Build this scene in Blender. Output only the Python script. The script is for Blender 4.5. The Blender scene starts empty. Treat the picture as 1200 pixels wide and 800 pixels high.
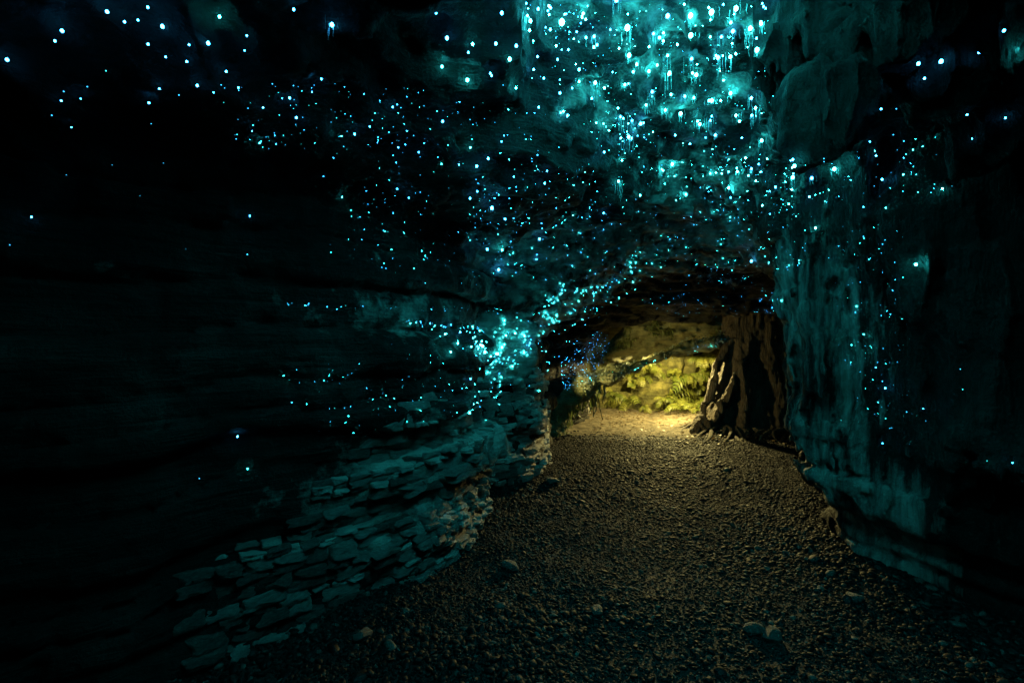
import bpy, bmesh, math, random
import numpy as np
from mathutils import Vector, Matrix, Euler
from mathutils.bvhtree import BVHTree

random.seed(11)
rng = np.random.default_rng(7)
scene = bpy.context.scene
C = scene.collection

# ------------------------------------------------------------------ camera, world, lamp, exposure
CAM = Vector((0.0, 0.0, 1.5))
FOC = 533.333            # focal length in pixels of a 1200 px wide frame (16 mm on 36 mm)
cam_d = bpy.data.cameras.new('camera')
cam_d.lens = 16.0
cam_d.sensor_width = 36.0
cam_d.clip_start = 0.05
cam_d.clip_end = 500.0
cam = bpy.data.objects.new('camera', cam_d)
C.objects.link(cam)
cam.location = CAM
cam.rotation_euler = (math.radians(90), 0, 0)
scene.camera = cam

world = bpy.data.worlds.new('World')
scene.world = world
world.use_nodes = True
wn = world.node_tree.nodes
wl = world.node_tree.links
bg = wn.get('Background') or wn.new('ShaderNodeBackground')
sky = wn.new('ShaderNodeTexSky')
sky.sky_type = 'NISHITA'
sky.sun_disc = False
sky.sun_elevation = math.radians(-4)
sky.sun_rotation = math.radians(20)
wl.new(sky.outputs[0], bg.inputs[0])
bg.inputs[1].default_value = 0.02          # night outside

# two warm lanterns, both out of sight: one hangs behind the mossy ledge, a small one stands in the niche behind the wall corner
def spot(name, loc, rot, power, size, blend, rad):
    ld = bpy.data.lights.new(name, 'SPOT')
    ld.energy = power
    ld.color = (1.0, 0.80, 0.27)
    ld.shadow_soft_size = rad
    ld.spot_size = math.radians(size)
    ld.spot_blend = blend
    o = bpy.data.objects.new(name, ld)
    C.objects.link(o)
    o.location = loc
    o.rotation_euler = Vector(rot).to_track_quat('-Z', 'Y').to_euler()
spot('lantern_light', (2.98, 8.50, 1.28), (0, 0, -1), 760.0, 174, 0.06, 0.04)
spot('niche_light', (0.46, 7.08, 0.95), (2.3, 0.55, 0.16), 190.0, 62, 0.8, 0.04)

scene.view_settings.view_transform = 'Standard'
scene.view_settings.look = 'None'
scene.view_settings.exposure = 0.0
scene.view_settings.gamma = 1.0
scene.view_settings.use_curve_mapping = False
scene.render.engine = 'CYCLES'
cy = scene.cycles
cy.use_denoising = True
cy.max_bounces = 4
cy.diffuse_bounces = 2
cy.glossy_bounces = 2
cy.transmission_bounces = 2
cy.transparent_max_bounces = 6
cy.use_light_tree = True
cy.caustics_reflective = False
cy.caustics_refractive = False
cy.sample_clamp_indirect = 2.0
cy.use_adaptive_sampling = True
cy.adaptive_threshold = 0.012

# ------------------------------------------------------------------ helpers
def tag(o, label=None, cat=None, group=None, kind=None):
    if label: o['label'] = label
    if cat: o['category'] = cat
    if group: o['group'] = group
    if kind: o['kind'] = kind
    return o

def link(name, me, mat=None, parent=None):
    o = bpy.data.objects.new(name, me)
    C.objects.link(o)
    if mat is not None and me is not None and not me.materials:
        me.materials.append(mat)
    if parent is not None:
        o.parent = parent
    return o

def empty(name, loc=(0, 0, 0)):
    o = bpy.data.objects.new(name, None)
    o.empty_display_size = 0.1
    C.objects.link(o)
    o.location = loc
    return o

def np_mesh(name, verts, faces, smooth=True):
    """verts (n,3), faces (m,k) with a constant k"""
    verts = np.ascontiguousarray(verts, dtype=np.float32)
    faces = np.ascontiguousarray(faces, dtype=np.int32)
    me = bpy.data.meshes.new(name)
    k = faces.shape[1]
    me.vertices.add(len(verts))
    me.vertices.foreach_set('co', verts.ravel())
    me.loops.add(faces.size)
    me.loops.foreach_set('vertex_index', faces.ravel())
    me.polygons.add(len(faces))
    me.polygons.foreach_set('loop_start', np.arange(len(faces), dtype=np.int32) * k)
    if smooth:
        me.polygons.foreach_set('use_smooth', np.ones(len(faces), dtype=bool))
    me.update(calc_edges=True)
    me.validate()
    return me

TAB = rng.random((64, 64, 64)).astype(np.float32)
def vnoise(x, y, z):
    """value noise in -1..1"""
    x = np.asarray(x, np.float32); y = np.asarray(y, np.float32); z = np.asarray(z, np.float32)
    x, y, z = np.broadcast_arrays(x, y, z)
    fx = np.floor(x); fy = np.floor(y); fz = np.floor(z)
    ix = fx.astype(np.int32); iy = fy.astype(np.int32); iz = fz.astype(np.int32)
    tx = x - fx; ty = y - fy; tz = z - fz
    tx = tx * tx * (3 - 2 * tx); ty = ty * ty * (3 - 2 * ty); tz = tz * tz * (3 - 2 * tz)
    x0 = ix & 63; x1 = (ix + 1) & 63; y0 = iy & 63; y1 = (iy + 1) & 63; z0 = iz & 63; z1 = (iz + 1) & 63
    a = TAB[x0, y0, z0]; a = a + (TAB[x1, y0, z0] - a) * tx
    b = TAB[x0, y1, z0]; b = b + (TAB[x1, y1, z0] - b) * tx
    a = a + (b - a) * ty
    c = TAB[x0, y0, z1]; c = c + (TAB[x1, y0, z1] - c) * tx
    d = TAB[x0, y1, z1]; d = d + (TAB[x1, y1, z1] - d) * tx
    c = c + (d - c) * ty
    return (a + (c - a) * tz) * 2 - 1

def sstep(a, b, x):
    t = np.clip((x - a) / (b - a), 0, 1)
    return t * t * (3 - 2 * t)

def smax(a, b, k):
    h = np.clip(0.5 + 0.5 * (a - b) / k, 0, 1)
    return b + (a - b) * h + k * h * (1 - h)

def surface_nets(D, org, h):
    """iso surface D = 0 of a grid; D > 0 is solid. Returns verts, quads facing the air side."""
    S = D > 0
    n = np.zeros(tuple(np.array(D.shape) - 1), np.int8)
    for i in (0, 1):
        for j in (0, 1):
            for k in (0, 1):
                n += S[i:D.shape[0]-1+i, j:D.shape[1]-1+j, k:D.shape[2]-1+k]
    act = (n > 0) & (n < 8)
    ci, cj, ck = np.nonzero(act)
    idx = -np.ones(act.shape, np.int32)
    idx[ci, cj, ck] = np.arange(len(ci))
    P = np.zeros((len(ci), 3), np.float32); W = np.zeros(len(ci), np.float32)
    cor = {}
    for i in (0, 1):
        for j in (0, 1):
            for k in (0, 1):
                cor[i, j, k] = D[ci+i, cj+j, ck+k]
    for c0 in cor:
        for ax in range(3):
            if c0[ax] == 1: continue
            c1 = list(c0); c1[ax] = 1; c1 = tuple(c1)
            a = cor[c0]; b = cor[c1]
            m = (a > 0) != (b > 0)
            t = np.where(m, a / np.where(m, a - b, 1), 0)
            for q in range(3):
                P[:, q] += np.where(m, c0[q] + (t if q == ax else 0), 0)
            W += m
    P = P / W[:, None] + np.stack([ci, cj, ck], 1)
    P = P * h + np.array(org, np.float32)
    quads = []
    for ax in range(3):
        a = [slice(0, -1)] * 3; b = [slice(0, -1)] * 3
        a = [slice(1, D.shape[q]-1) for q in range(3)]
        b = list(a)
        a[ax] = slice(0, D.shape[ax]-1); b[ax] = slice(1, D.shape[ax])
        A = S[tuple(a)]; B = S[tuple(b)]
        e = np.stack(np.nonzero(A != B), 1)
        sg = A[tuple(e.T)]
        off = np.array([1, 1, 1]); off[ax] = 0
        e = e + off
        u, v = (ax + 1) % 3, (ax + 2) % 3
        def cell(du, dv):
            q = e.copy(); q[:, u] -= du; q[:, v] -= dv
            return idx[q[:, 0], q[:, 1], q[:, 2]]
        q = np.stack([cell(1, 1), cell(0, 1), cell(0, 0), cell(1, 0)], 1)
        q = np.where(sg[:, None], q, q[:, ::-1])     # normal towards the air
        quads.append(q)
    Q = np.concatenate(quads)
    return P, Q[(Q >= 0).all(1)]

def vert_normals(P, Q):
    n = np.cross(P[Q[:, 2]] - P[Q[:, 0]], P[Q[:, 3]] - P[Q[:, 1]])
    N = np.zeros_like(P)
    for k in range(4):
        for a in range(3):
            N[:, a] += np.bincount(Q[:, k], n[:, a], minlength=len(P))
    return N / (np.linalg.norm(N, axis=1, keepdims=True) + 1e-9)

def blob(fn, lo, hi, h, fine=0.0, fs=18.0):
    """mesh of a solid given by fn(x, y, z) > 0 in a box"""
    ax = [np.arange(lo[q] - 2*h, hi[q] + 2*h, h, dtype=np.float32) for q in range(3)]
    X, Y, Z = np.meshgrid(*ax, indexing='ij')
    P, Q = surface_nets(fn(X, Y, Z).astype(np.float32), (ax[0][0], ax[1][0], ax[2][0]), h)
    if fine:
        N = vert_normals(P, Q)
        P = P + N * (fine * (vnoise(P[:, 0]*fs, P[:, 1]*fs, P[:, 2]*fs) + 0.5*vnoise(P[:, 0]*fs*2.3+9, P[:, 1]*fs*2.3, P[:, 2]*fs*2.3)))[:, None]
    return P, Q

def tube(path, rad, seg=10, rough=0.0, fs=9.0, cap=True):
    """tapered tube along a polyline, returns verts, quads"""
    p = np.array(path, float); r = np.array(rad, float); n = len(p)
    t = np.gradient(p, axis=0); t /= np.linalg.norm(t, axis=1, keepdims=True) + 1e-9
    ref = np.array([0.13, 0.21, 0.97]); 
    if abs(t[n//2] @ ref) > 0.85: ref = np.array([0.9, 0.3, 0.2])
    u = np.cross(t, ref); u /= np.linalg.norm(u, axis=1, keepdims=True) + 1e-9
    v = np.cross(t, u)
    th = np.linspace(0, 2*np.pi, seg, endpoint=False)
    V = p[:, None] + r[:, None, None] * (np.cos(th)[None, :, None]*u[:, None] + np.sin(th)[None, :, None]*v[:, None])
    V = V.reshape(-1, 3)
    if rough:
        d = V - np.repeat(p, seg, 0)
        k = rough * (vnoise(V[:, 0]*fs, V[:, 1]*fs, V[:, 2]*fs) + 0.5*vnoise(V[:, 0]*fs*2.2, V[:, 1]*fs*2.2+3, V[:, 2]*fs*2.2))
        V = V + d * k[:, None]
    i = np.arange(n-1)[:, None]*seg; j = np.arange(seg)[None]; j2 = (j+1) % seg
    Q = np.stack([i+j, i+seg+j, i+seg+j2, i+j2], -1).reshape(-1, 4)
    return V, Q

def join(parts):
    Vs, Qs, o = [], [], 0
    for V, Q in parts:
        Vs.append(V); Qs.append(np.asarray(Q) + o); o += len(V)
    return np.concatenate(Vs), np.concatenate(Qs)

def spline(pts, n):
    """Catmull-Rom through pts"""
    p = np.array(pts, float); p = np.vstack([2*p[0]-p[1], p, 2*p[-1]-p[-2]])
    out = []
    m = len(p) - 3
    for s in np.linspace(0, m, n):
        k = min(int(s), m-1); t = s - k
        a, b, c, d = p[k:k+4]
        out.append(0.5*((2*b) + (c-a)*t + (2*a-5*b+4*c-d)*t*t + (3*b-a-3*c+d)*t**3))
    return np.array(out)

# ------------------------------------------------------------------ materials
def new_mat(name):
    m = bpy.data.materials.new(name); m.use_nodes = True
    nt = m.node_tree
    b = nt.nodes.get('Principled BSDF')
    return m, nt, b

def rock_mat(name, c0, c1, c2, scale=1.0, bump=0.6, r0=0.35, r1=0.75, strata=0.0, pale=None, stretch=(0.6, 0.6, 5.0), spec=0.45):
    m, nt, b = new_mat(name)
    N = nt.nodes; L = nt.links
    tc = N.new('ShaderNodeTexCoord')
    def noise(s, det, rough=0.6, vec=None, dist=0.0):
        t = N.new('ShaderNodeTexNoise'); t.inputs['Scale'].default_value = s*scale; t.inputs['Detail'].default_value = det
        t.inputs['Roughness'].default_value = rough; t.inputs['Distortion'].default_value = dist
        L.new(vec or tc.outputs['Object'], t.inputs['Vector']); return t
    n1 = noise(1.7, 8, 0.65)
    r = N.new('ShaderNodeValToRGB'); e = r.color_ramp.elements
    e[0].position = 0.3; e[0].color = (*c0, 1); e[1].position = 0.72; e[1].color = (*c2, 1)
    q = e.new(0.5); q.color = (*c1, 1)
    L.new(n1.outputs[0], r.inputs[0])
    mp = N.new('ShaderNodeMapping'); mp.inputs['Scale'].default_value = stretch
    L.new(tc.outputs['Object'], mp.inputs[0])
    n2 = noise(3.0, 6, 0.6, mp.outputs[0], 0.4)
    mx = N.new('ShaderNodeMix'); mx.data_type = 'RGBA'; mx.blend_type = 'MULTIPLY'
    mx.inputs[0].default_value = 0.75
    r2 = N.new('ShaderNodeValToRGB'); e = r2.color_ramp.elements
    e[0].position = 0.35; e[0].color = (0.35, 0.33, 0.3, 1); e[1].position = 0.6; e[1].color = (1, 1, 1, 1)
    L.new(n2.outputs[0], r2.inputs[0]); L.new(r.outputs[0], mx.inputs[6]); L.new(r2.outputs[0], mx.inputs[7])
    out = mx.outputs[2]
    if pale:      # paler rock tone that paints the glowworm wash where the attribute is high
        at_ = N.new('ShaderNodeAttribute'); at_.attribute_name = 'glow_wash'
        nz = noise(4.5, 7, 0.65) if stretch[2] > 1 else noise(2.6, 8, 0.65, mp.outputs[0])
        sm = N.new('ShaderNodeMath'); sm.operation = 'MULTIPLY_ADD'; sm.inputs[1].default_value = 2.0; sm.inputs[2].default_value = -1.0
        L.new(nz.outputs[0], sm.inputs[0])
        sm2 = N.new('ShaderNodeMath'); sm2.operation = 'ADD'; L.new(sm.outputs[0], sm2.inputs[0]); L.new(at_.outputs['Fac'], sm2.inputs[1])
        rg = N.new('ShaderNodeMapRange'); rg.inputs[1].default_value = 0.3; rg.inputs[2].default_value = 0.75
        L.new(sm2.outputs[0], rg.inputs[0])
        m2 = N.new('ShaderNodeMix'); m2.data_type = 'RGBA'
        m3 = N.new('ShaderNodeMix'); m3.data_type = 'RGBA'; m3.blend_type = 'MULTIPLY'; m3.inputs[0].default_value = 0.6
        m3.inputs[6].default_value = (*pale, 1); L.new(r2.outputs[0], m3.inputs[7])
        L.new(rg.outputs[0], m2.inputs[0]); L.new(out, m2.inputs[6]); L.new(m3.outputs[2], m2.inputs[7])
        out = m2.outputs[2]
    L.new(out, b.inputs['Base Color'])
    n3 = noise(9, 5)
    mr = N.new('ShaderNodeMapRange'); mr.inputs[3].default_value = r0; mr.inputs[4].default_value = r1
    mr.inputs[1].default_value = 0.3; mr.inputs[2].default_value = 0.7
    L.new(n3.outputs[0], mr.inputs[0]); L.new(mr.outputs[0], b.inputs['Roughness'])
    n4 = noise(14, 10, 0.7); n5 = noise(55, 6, 0.65)
    ad = N.new('ShaderNodeMath'); ad.operation = 'MULTIPLY_ADD'; ad.inputs[1].default_value = 0.35
    L.new(n5.outputs[0], ad.inputs[0]); L.new(n4.outputs[0], ad.inputs[2])
    ad2 = N.new('ShaderNodeMath'); ad2.operation = 'MULTIPLY_ADD'; ad2.inputs[1].default_value = strata
    L.new(n2.outputs[0], ad2.inputs[0]); L.new(ad.outputs[0], ad2.inputs[2])
    mp2 = N.new('ShaderNodeMapping'); mp2.inputs['Scale'].default_value = (0.9, 0.9, 15.0) if stretch[2] > 1 else (12, 12, 1.0)
    L.new(tc.outputs['Object'], mp2.inputs[0])
    n6 = noise(2.2, 6, 0.6, mp2.outputs[0], 0.5)
    ad3 = N.new('ShaderNodeMath'); ad3.operation = 'MULTIPLY_ADD'; ad3.inputs[1].default_value = strata*0.55
    L.new(n6.outputs[0], ad3.inputs[0]); L.new(ad2.outputs[0], ad3.inputs[2])
    bp = N.new('ShaderNodeBump'); bp.inputs['Strength'].default_value = bump; bp.inputs['Distance'].default_value = 0.045
    L.new(ad3.outputs[0], bp.inputs['Height']); L.new(bp.outputs[0], b.inputs['Normal'])
    b.inputs['Specular IOR Level'].default_value = spec
    return m

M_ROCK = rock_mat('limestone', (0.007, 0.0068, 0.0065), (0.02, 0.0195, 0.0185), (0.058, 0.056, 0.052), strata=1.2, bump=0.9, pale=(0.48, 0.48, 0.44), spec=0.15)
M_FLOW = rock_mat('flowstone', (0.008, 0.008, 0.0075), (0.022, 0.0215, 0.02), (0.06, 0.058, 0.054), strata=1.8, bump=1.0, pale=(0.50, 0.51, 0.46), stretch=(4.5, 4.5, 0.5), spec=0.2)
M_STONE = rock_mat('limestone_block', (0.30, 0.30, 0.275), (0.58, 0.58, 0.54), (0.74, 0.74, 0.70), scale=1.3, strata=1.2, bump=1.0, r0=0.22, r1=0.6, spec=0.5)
M_DARKROCK = rock_mat('dark_wet_limestone', (0.010, 0.010, 0.0095), (0.028, 0.0275, 0.026), (0.09, 0.088, 0.08), scale=2.2, r0=0.4, r1=0.8, stretch=(4, 4, 0.8), strata=1.6, bump=1.0, spec=0.1)
M_MOSSROCK = rock_mat('mossy_back_wall', (0.035, 0.038, 0.010), (0.12, 0.115, 0.032), (0.32, 0.285, 0.09), scale=2.0, bump=0.9, r0=0.6, r1=0.95)
M_SLAB = rock_mat('mossy_slab_rock', (0.07, 0.08, 0.03), (0.18, 0.18, 0.075), (0.34, 0.33, 0.16), scale=2.2, bump=1.0)
M_SOIL = rock_mat('dark_soil', (0.006, 0.0055, 0.005), (0.014, 0.012, 0.010), (0.026, 0.023, 0.018), scale=4.0, r0=0.5, r1=0.9)
M_DIRT = rock_mat('pale_dirt', (0.05, 0.04, 0.025), (0.14, 0.115, 0.075), (0.25, 0.205, 0.14), scale=4.0, r0=0.7, r1=0.95)
M_BARK = rock_mat('bark', (0.05, 0.038, 0.026), (0.12, 0.092, 0.064), (0.23, 0.18, 0.125), scale=2.5, bump=1.0, r0=0.6, r1=0.9, stretch=(6, 6, 0.5), strata=2.0)
M_ROOT = rock_mat('root_bark', (0.04, 0.033, 0.022), (0.09, 0.073, 0.05), (0.17, 0.14, 0.095), scale=3.0, bump=0.7, r0=0.6, r1=0.9)
M_MOSSLOG = rock_mat('mossy_bark', (0.09, 0.10, 0.045), (0.19, 0.20, 0.10), (0.36, 0.36, 0.22), scale=2.5, bump=0.9, r0=0.7, r1=0.95)

def pebble_mat():
    m, nt, b = new_mat('wet_pebble'); N = nt.nodes; L = nt.links
    oi = N.new('ShaderNodeObjectInfo')
    r = N.new('ShaderNodeValToRGB'); e = r.color_ramp.elements
    e[0].color = (0.003, 0.003, 0.003, 1); e[1].color = (0.09, 0.085, 0.075, 1)
    q = e.new(0.85); q.color = (0.0062, 0.006, 0.0056, 1)
    L.new(oi.outputs['Random'], r.inputs[0])
    tc = N.new('ShaderNodeTexCoord'); t = N.new('ShaderNodeTexNoise'); t.inputs['Scale'].default_value = 2.5; t.inputs['Detail'].default_value = 5
    L.new(tc.outputs['Object'], t.inputs['Vector'])
    mx = N.new('ShaderNodeMix'); mx.data_type = 'RGBA'; mx.blend_type = 'OVERLAY'; mx.inputs[0].default_value = 0.6
    L.new(r.outputs[0], mx.inputs[6]); L.new(t.outputs[0], mx.inputs[7]); L.new(mx.outputs[2], b.inputs['Base Color'])
    mr = N.new('ShaderNodeMapRange'); mr.inputs[3].default_value = 0.35; mr.inputs[4].default_value = 0.8
    L.new(t.outputs[0], mr.inputs[0]); L.new(mr.outputs[0], b.inputs['Roughness'])
    b.inputs['Specular IOR Level'].default_value = 0.2
    bp = N.new('ShaderNodeBump'); bp.inputs['Strength'].default_value = 0.3; bp.inputs['Distance'].default_value = 0.01
    L.new(t.outputs[0], bp.inputs['Height']); L.new(bp.outputs[0], b.inputs['Normal'])
    return m
M_PEB = pebble_mat()

def leaf_mat(name, c0, c1, through=0.35):
    m, nt, b = new_mat(name); N = nt.nodes; L = nt.links
    oi = N.new('ShaderNodeObjectInfo')
    mx = N.new('ShaderNodeMix'); mx.data_type = 'RGBA'
    mx.inputs[6].default_value = (*c0, 1); mx.inputs[7].default_value = (*c1, 1)
    tc = N.new('ShaderNodeTexCoord'); t = N.new('ShaderNodeTexNoise'); t.inputs['Scale'].default_value = 7
    L.new(tc.outputs['Object'], t.inputs['Vector'])
    ad = N.new('ShaderNodeMath'); ad.operation = 'MULTIPLY_ADD'; ad.inputs[1].default_value = 0.6
    L.new(oi.outputs['Random'], ad.inputs[0]); L.new(t.outputs[0], ad.inputs[2])
    sb = N.new('ShaderNodeMath'); sb.operation = 'SUBTRACT'; sb.inputs[1].default_value = 0.3; sb.use_clamp = True
    L.new(ad.outputs[0], sb.inputs[0]); L.new(sb.outputs[0], mx.inputs[0])
    L.new(mx.outputs[2], b.inputs['Base Color'])
    b.inputs['Roughness'].default_value = 0.45
    tr = N.new('ShaderNodeBsdfTranslucent'); L.new(mx.outputs[2], tr.inputs['Color'])
    ms = N.new('ShaderNodeMixShader'); ms.inputs[0].default_value = through
    out = N.get('Material Output')
    L.new(b.outputs[0], ms.inputs[1]); L.new(tr.outputs[0], ms.inputs[2]); L.new(ms.outputs[0], out.inputs['Surface'])
    return m
M_FERN = leaf_mat('fern_leaf', (0.09, 0.14, 0.022), (0.30, 0.29, 0.06))
M_MOSS = leaf_mat('moss', (0.08, 0.12, 0.03), (0.22, 0.25, 0.09), 0.5)
M_PALE = leaf_mat('pale_lichen', (0.22, 0.27, 0.2), (0.4, 0.45, 0.36))

def glow_mat(name, col, s):
    m, nt, b = new_mat(name)
    b.inputs['Base Color'].default_value = (*col, 1)
    b.inputs['Emission Color'].default_value = (*col, 1)
    b.inputs['Emission Strength'].default_value = s
    return m
GLOW = 155.0
M_BLUE = glow_mat('glowworm_blue', (0.04, 0.46, 1.0), GLOW*0.25)
M_DBLUE = glow_mat('glowworm_faint_blue', (0.05, 0.5, 1.0), 4.0)
M_DTEAL = glow_mat('glowworm_faint_teal', (0.05, 0.8, 0.8), 4.0)
M_TEAL = glow_mat('glowworm_teal', (0.03, 0.81, 0.84), GLOW)
def silk_mat():
    m, nt, b = new_mat('silk')
    b.inputs['Base Color'].default_value = (0.75, 0.8, 0.8, 1); b.inputs['Roughness'].default_value = 0.25
    return m
M_SILK = silk_mat()

# ------------------------------------------------------------------ the cave: a solid of rock with the passage hollowed out
YL = [-2.0, 0.6, 1.71, 2.22, 2.54, 2.96, 3.33, 3.95, 4.08, 4.45, 4.60, 5.16, 6.00, 6.55, 6.72, 6.85, 7.35, 7.9, 8.5, 9.5, 12]
XL = [-3.1, -2.9, -1.93, -1.38, -0.95, -0.56, -0.36, -0.26, -0.50, -0.46, -0.12, 0.30, 0.42, 0.54, 0.54, 0.10, 0.20, 1.15, 1.45, 1.45, 1.5]
YR = [-2.0, 1.0, 2.2, 2.56, 2.76, 3.14, 3.40, 3.75, 4.6, 6.2, 8.0, 12]
XR = [2.80, 2.80, 2.65, 2.48, 2.42, 2.28, 2.38, 2.60, 3.22, 4.42, 5.55, 5.4]
VAULT = np.array([(0.25, -0.6), (0.10, 1.0), (0.0, 1.7), (0.06, 2.40), (0.58, 2.92), (1.11, 3.7), (1.9, 4.45), (2.3, 4.5),
                  (2.0, 3.6), (1.55, 2.7), (1.30, 2.2), (1.1, 1.2), (1.0, -0.6)])

def poly_sd(px, py, poly):
    d = np.full(px.shape, 1e9); inside = np.zeros(px.shape, bool)
    n = len(poly)
    for i in range(n):
        ax, ay = poly[i]; bx, by = poly[(i+1) % n]
        ex, ey = bx-ax, by-ay
        t = np.clip(((px-ax)*ex + (py-ay)*ey) / (ex*ex+ey*ey), 0, 1)
        d = np.minimum(d, np.hypot(px-ax-t*ex, py-ay-t*ey))
        c = ((ay > py) != (by > py)) & (px < (bx-ax)*(py-ay)/(by-ay+1e-12)+ax)
        inside ^= c
    return np.where(inside, d, -d)

def xl_of(y, z=0.0): return np.interp(y, YL, XL) - 0.05*np.clip(z-1.2, 0, 2)
def xr_of(y, z=0.0): return np.interp(y, YR, XR) - 0.09*np.clip(z, 0, 2.2)

def ceil_of(x, y):
    s = 2.42 + 0.33*sstep(0, 1.6, x - np.interp(y, YL, XL))
    s = s - 0.13*np.clip(y-4.6, 0, 3.2) - 0.42*sstep(6.2, 7.3, y)*(1-sstep(8.2, 8.9, y)) + 0.25*sstep(8.0, 9.0, y)
    # the roof arches down to both walls beyond the vault
    s = s - 0.42*(1-sstep(0.0, 1.0, np.interp(y, YR, XR) - 0.2 - x))*sstep(2.9, 3.7, y)*(1-sstep(6.5, 7.2, y))
    s = s - 0.50*(1-sstep(0.0, 1.3, x - np.interp(y, YL, XL)))*sstep(4.0, 5.4, y)*(1-sstep(6.6, 7.2, y))
    sd = poly_sd(x, y, VAULT)
    s = s + sstep(-0.05, 0.12, sd)*0.24 + 0.65*sstep(0.0, 1.5, sd)
    # ledges: the beds break off in steps with sharp lips
    q = s/0.13 + 1.5*vnoise(x*1.1, y*1.1, 2.2) + 0.7*vnoise(x*2.6, y*2.6, 8.1) + 0.25*vnoise(x*7, y*7, 3.1)
    f = q - np.floor(q)
    return 0.8*0.13*(np.floor(q) + sstep(0.40, 0.62, f) + 0.15*(f-0.5)) + 0.2*s - 0.02

SLOPE_L = np.gradient(np.array(XL), np.array(YL))
def base_parts(X, Y, Z, ZC):
    kl = 1/np.sqrt(1 + np.clip(np.interp(Y, YL, SLOPE_L), -1.2, 1.2)**2)
    dl = (xl_of(Y, Z) - X) * kl
    dr = X - xr_of(Y, Z)
    dz = (Z - ZC) * 0.9
    dy = np.maximum(Y - 10.2, -1.6 - Y)
    return dl, dr, dz, dy

def layer_table(seed, lo, hi):
    g = np.random.default_rng(seed)
    e = [-1.0]
    while e[-1] < 6: e.append(e[-1] + g.uniform(lo, hi))
    return np.array(e), g.uniform(-1, 1, len(e)).astype(np.float32), g.uniform(0, 50, len(e)).astype(np.float32)
LE, LO, LS = layer_table(5, 0.09, 0.27)

def displaced(x, y, z, d):
    """add the rock relief to the plain distance"""
    big = vnoise(x*0.75+3, y*0.75, z*0.75) + 0.5*vnoise(x*1.6, y*1.6+7, z*1.8)
    med = vnoise(x*3.6, y*3.6, z*4.2+5)
    fin = vnoise(x*8.5+1, y*8.5, z*10.0)
    # bedding: layers of uneven thickness that stand proud or stay back, with open joints
    w = z + 0.035*x - 0.02*y + 0.13*vnoise(x*0.9, y*0.9, 3.3) + 0.035*med + 0.05*vnoise(x*2.3, y*2.3, z*1.2)
    k = np.clip(np.searchsorted(LE, w) - 1, 0, len(LE)-2)
    t = (w - LE[k]) / (LE[k+1] - LE[k])
    u = (0.7*x + 0.7*y)*1.9 + LS[k]
    blk = vnoise(np.floor(u)+0.5, k*3.1+0.5, y*0.35)
    ju = np.abs(u - np.floor(u) - 0.5)*2
    lay = 0.075*LO[k]*(0.6+0.5*big) + 0.05*blk - 0.055*np.abs(2*t-1)**5 - 0.03*np.clip(ju-0.9, 0, 1)*10*(blk > -0.2)
    right = sstep(-0.55, -0.15, x - xr_of(y, 1.0)) * sstep(0.15, 0.9, z)
    # flowstone flutes on the right wall: ridges that run down
    fl = vnoise((x-0.6*y)*5.2 + 0.5*med, (x+y)*2.6, z*0.75)
    fl2 = vnoise((x-0.6*y)*11 + 0.5*med, (x+y)*6, z*1.6+4)
    fl3 = vnoise((x-0.6*y)*21 + 0.4*fin, (x+y)*12, z*3.5+4)
    flute = 0.32*(0.45 - np.abs(fl)) + 0.17*(0.4 - np.abs(fl2)) + 0.06*(0.4 - np.abs(fl3))
    roof = sstep(2.2, 2.5, z)*(1-right)
    lay = lay*(1-0.4*roof) + roof*(0.12*(0.42-np.abs(vnoise(x*1.7+0.4*med, y*5.5, z*3))) + 0.05*(0.4-np.abs(vnoise(x*5, y*13, z*7))))
    wash = (1-right)*lay + right*(flute + 0.3*lay)
    back = sstep(8.9, 9.5, y)
    wash = wash*(1-0.8*back) + back*(0.55*vnoise(x*1.9+2, y*0.8, z*0.8) + 0.22*(0.5-np.abs(vnoise(x*4.5, y*2, z*1.1))))
    return d + 0.10*big + wash + 0.045*med + 0.022*fin

H = 0.026
gx = np.arange(-3.5, 6.0, H, dtype=np.float32); gy = np.arange(-2.0, 11.1, H, dtype=np.float32); gz = np.arange(-0.35, 4.3, H, dtype=np.float32)
GX, GY = np.meshgrid(gx, gy, indexing='ij')
ZC = ceil_of(GX, GY).astype(np.float32)
D = np.empty((len(gx), len(gy), len(gz)), np.float32)
for j0 in range(0, len(gy), 60):
    sl = slice(j0, min(j0+60, len(gy)))
    X, Y, Z = gx[:, None, None], gy[None, sl, None], gz[None, None, :]
    dl, dr, dz, dy = base_parts(X, Y, Z, ZC[:, sl, None])
    d = smax(smax(smax(dl, dz, 0.28), dr, 0.28 + 0.4*sstep(2.9, 3.6, Y)), dy, 0.3).astype(np.float32)
    m = np.abs(d) < 0.45 + 0.45*(gy[None, sl, None] > 8.8)
    ii, jj, kk = np.nonzero(m)
    d[m] = displaced(gx[ii], gy[sl][jj], gz[kk], d[m])
    D[:, sl] = d
CP, CQ = surface_nets(D, (gx[0], gy[0], gz[0]), H)
del D
CN = vert_normals(CP, CQ)
fd = 0.010*vnoise(CP[:, 0]*19, CP[:, 1]*19, CP[:, 2]*24) + 0.006*vnoise(CP[:, 0]*41, CP[:, 1]*41, CP[:, 2]*55)
CP = CP + CN*fd[:, None].astype(np.float32)
cen = CP[CQ].mean(1)
zc_c = ceil_of(cen[:, 0].astype(float), cen[:, 1].astype(float))
dl, dr, dz, dy = base_parts(cen[:, 0], cen[:, 1], cen[:, 2], zc_c)
cls = np.argmax(np.stack([dl, dr, dz, dy], 1), 1)
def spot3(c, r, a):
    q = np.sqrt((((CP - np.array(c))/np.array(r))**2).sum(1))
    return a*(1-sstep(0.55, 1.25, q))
_sd = poly_sd(CP[:, 0].astype(float), CP[:, 1].astype(float), VAULT)
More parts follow.
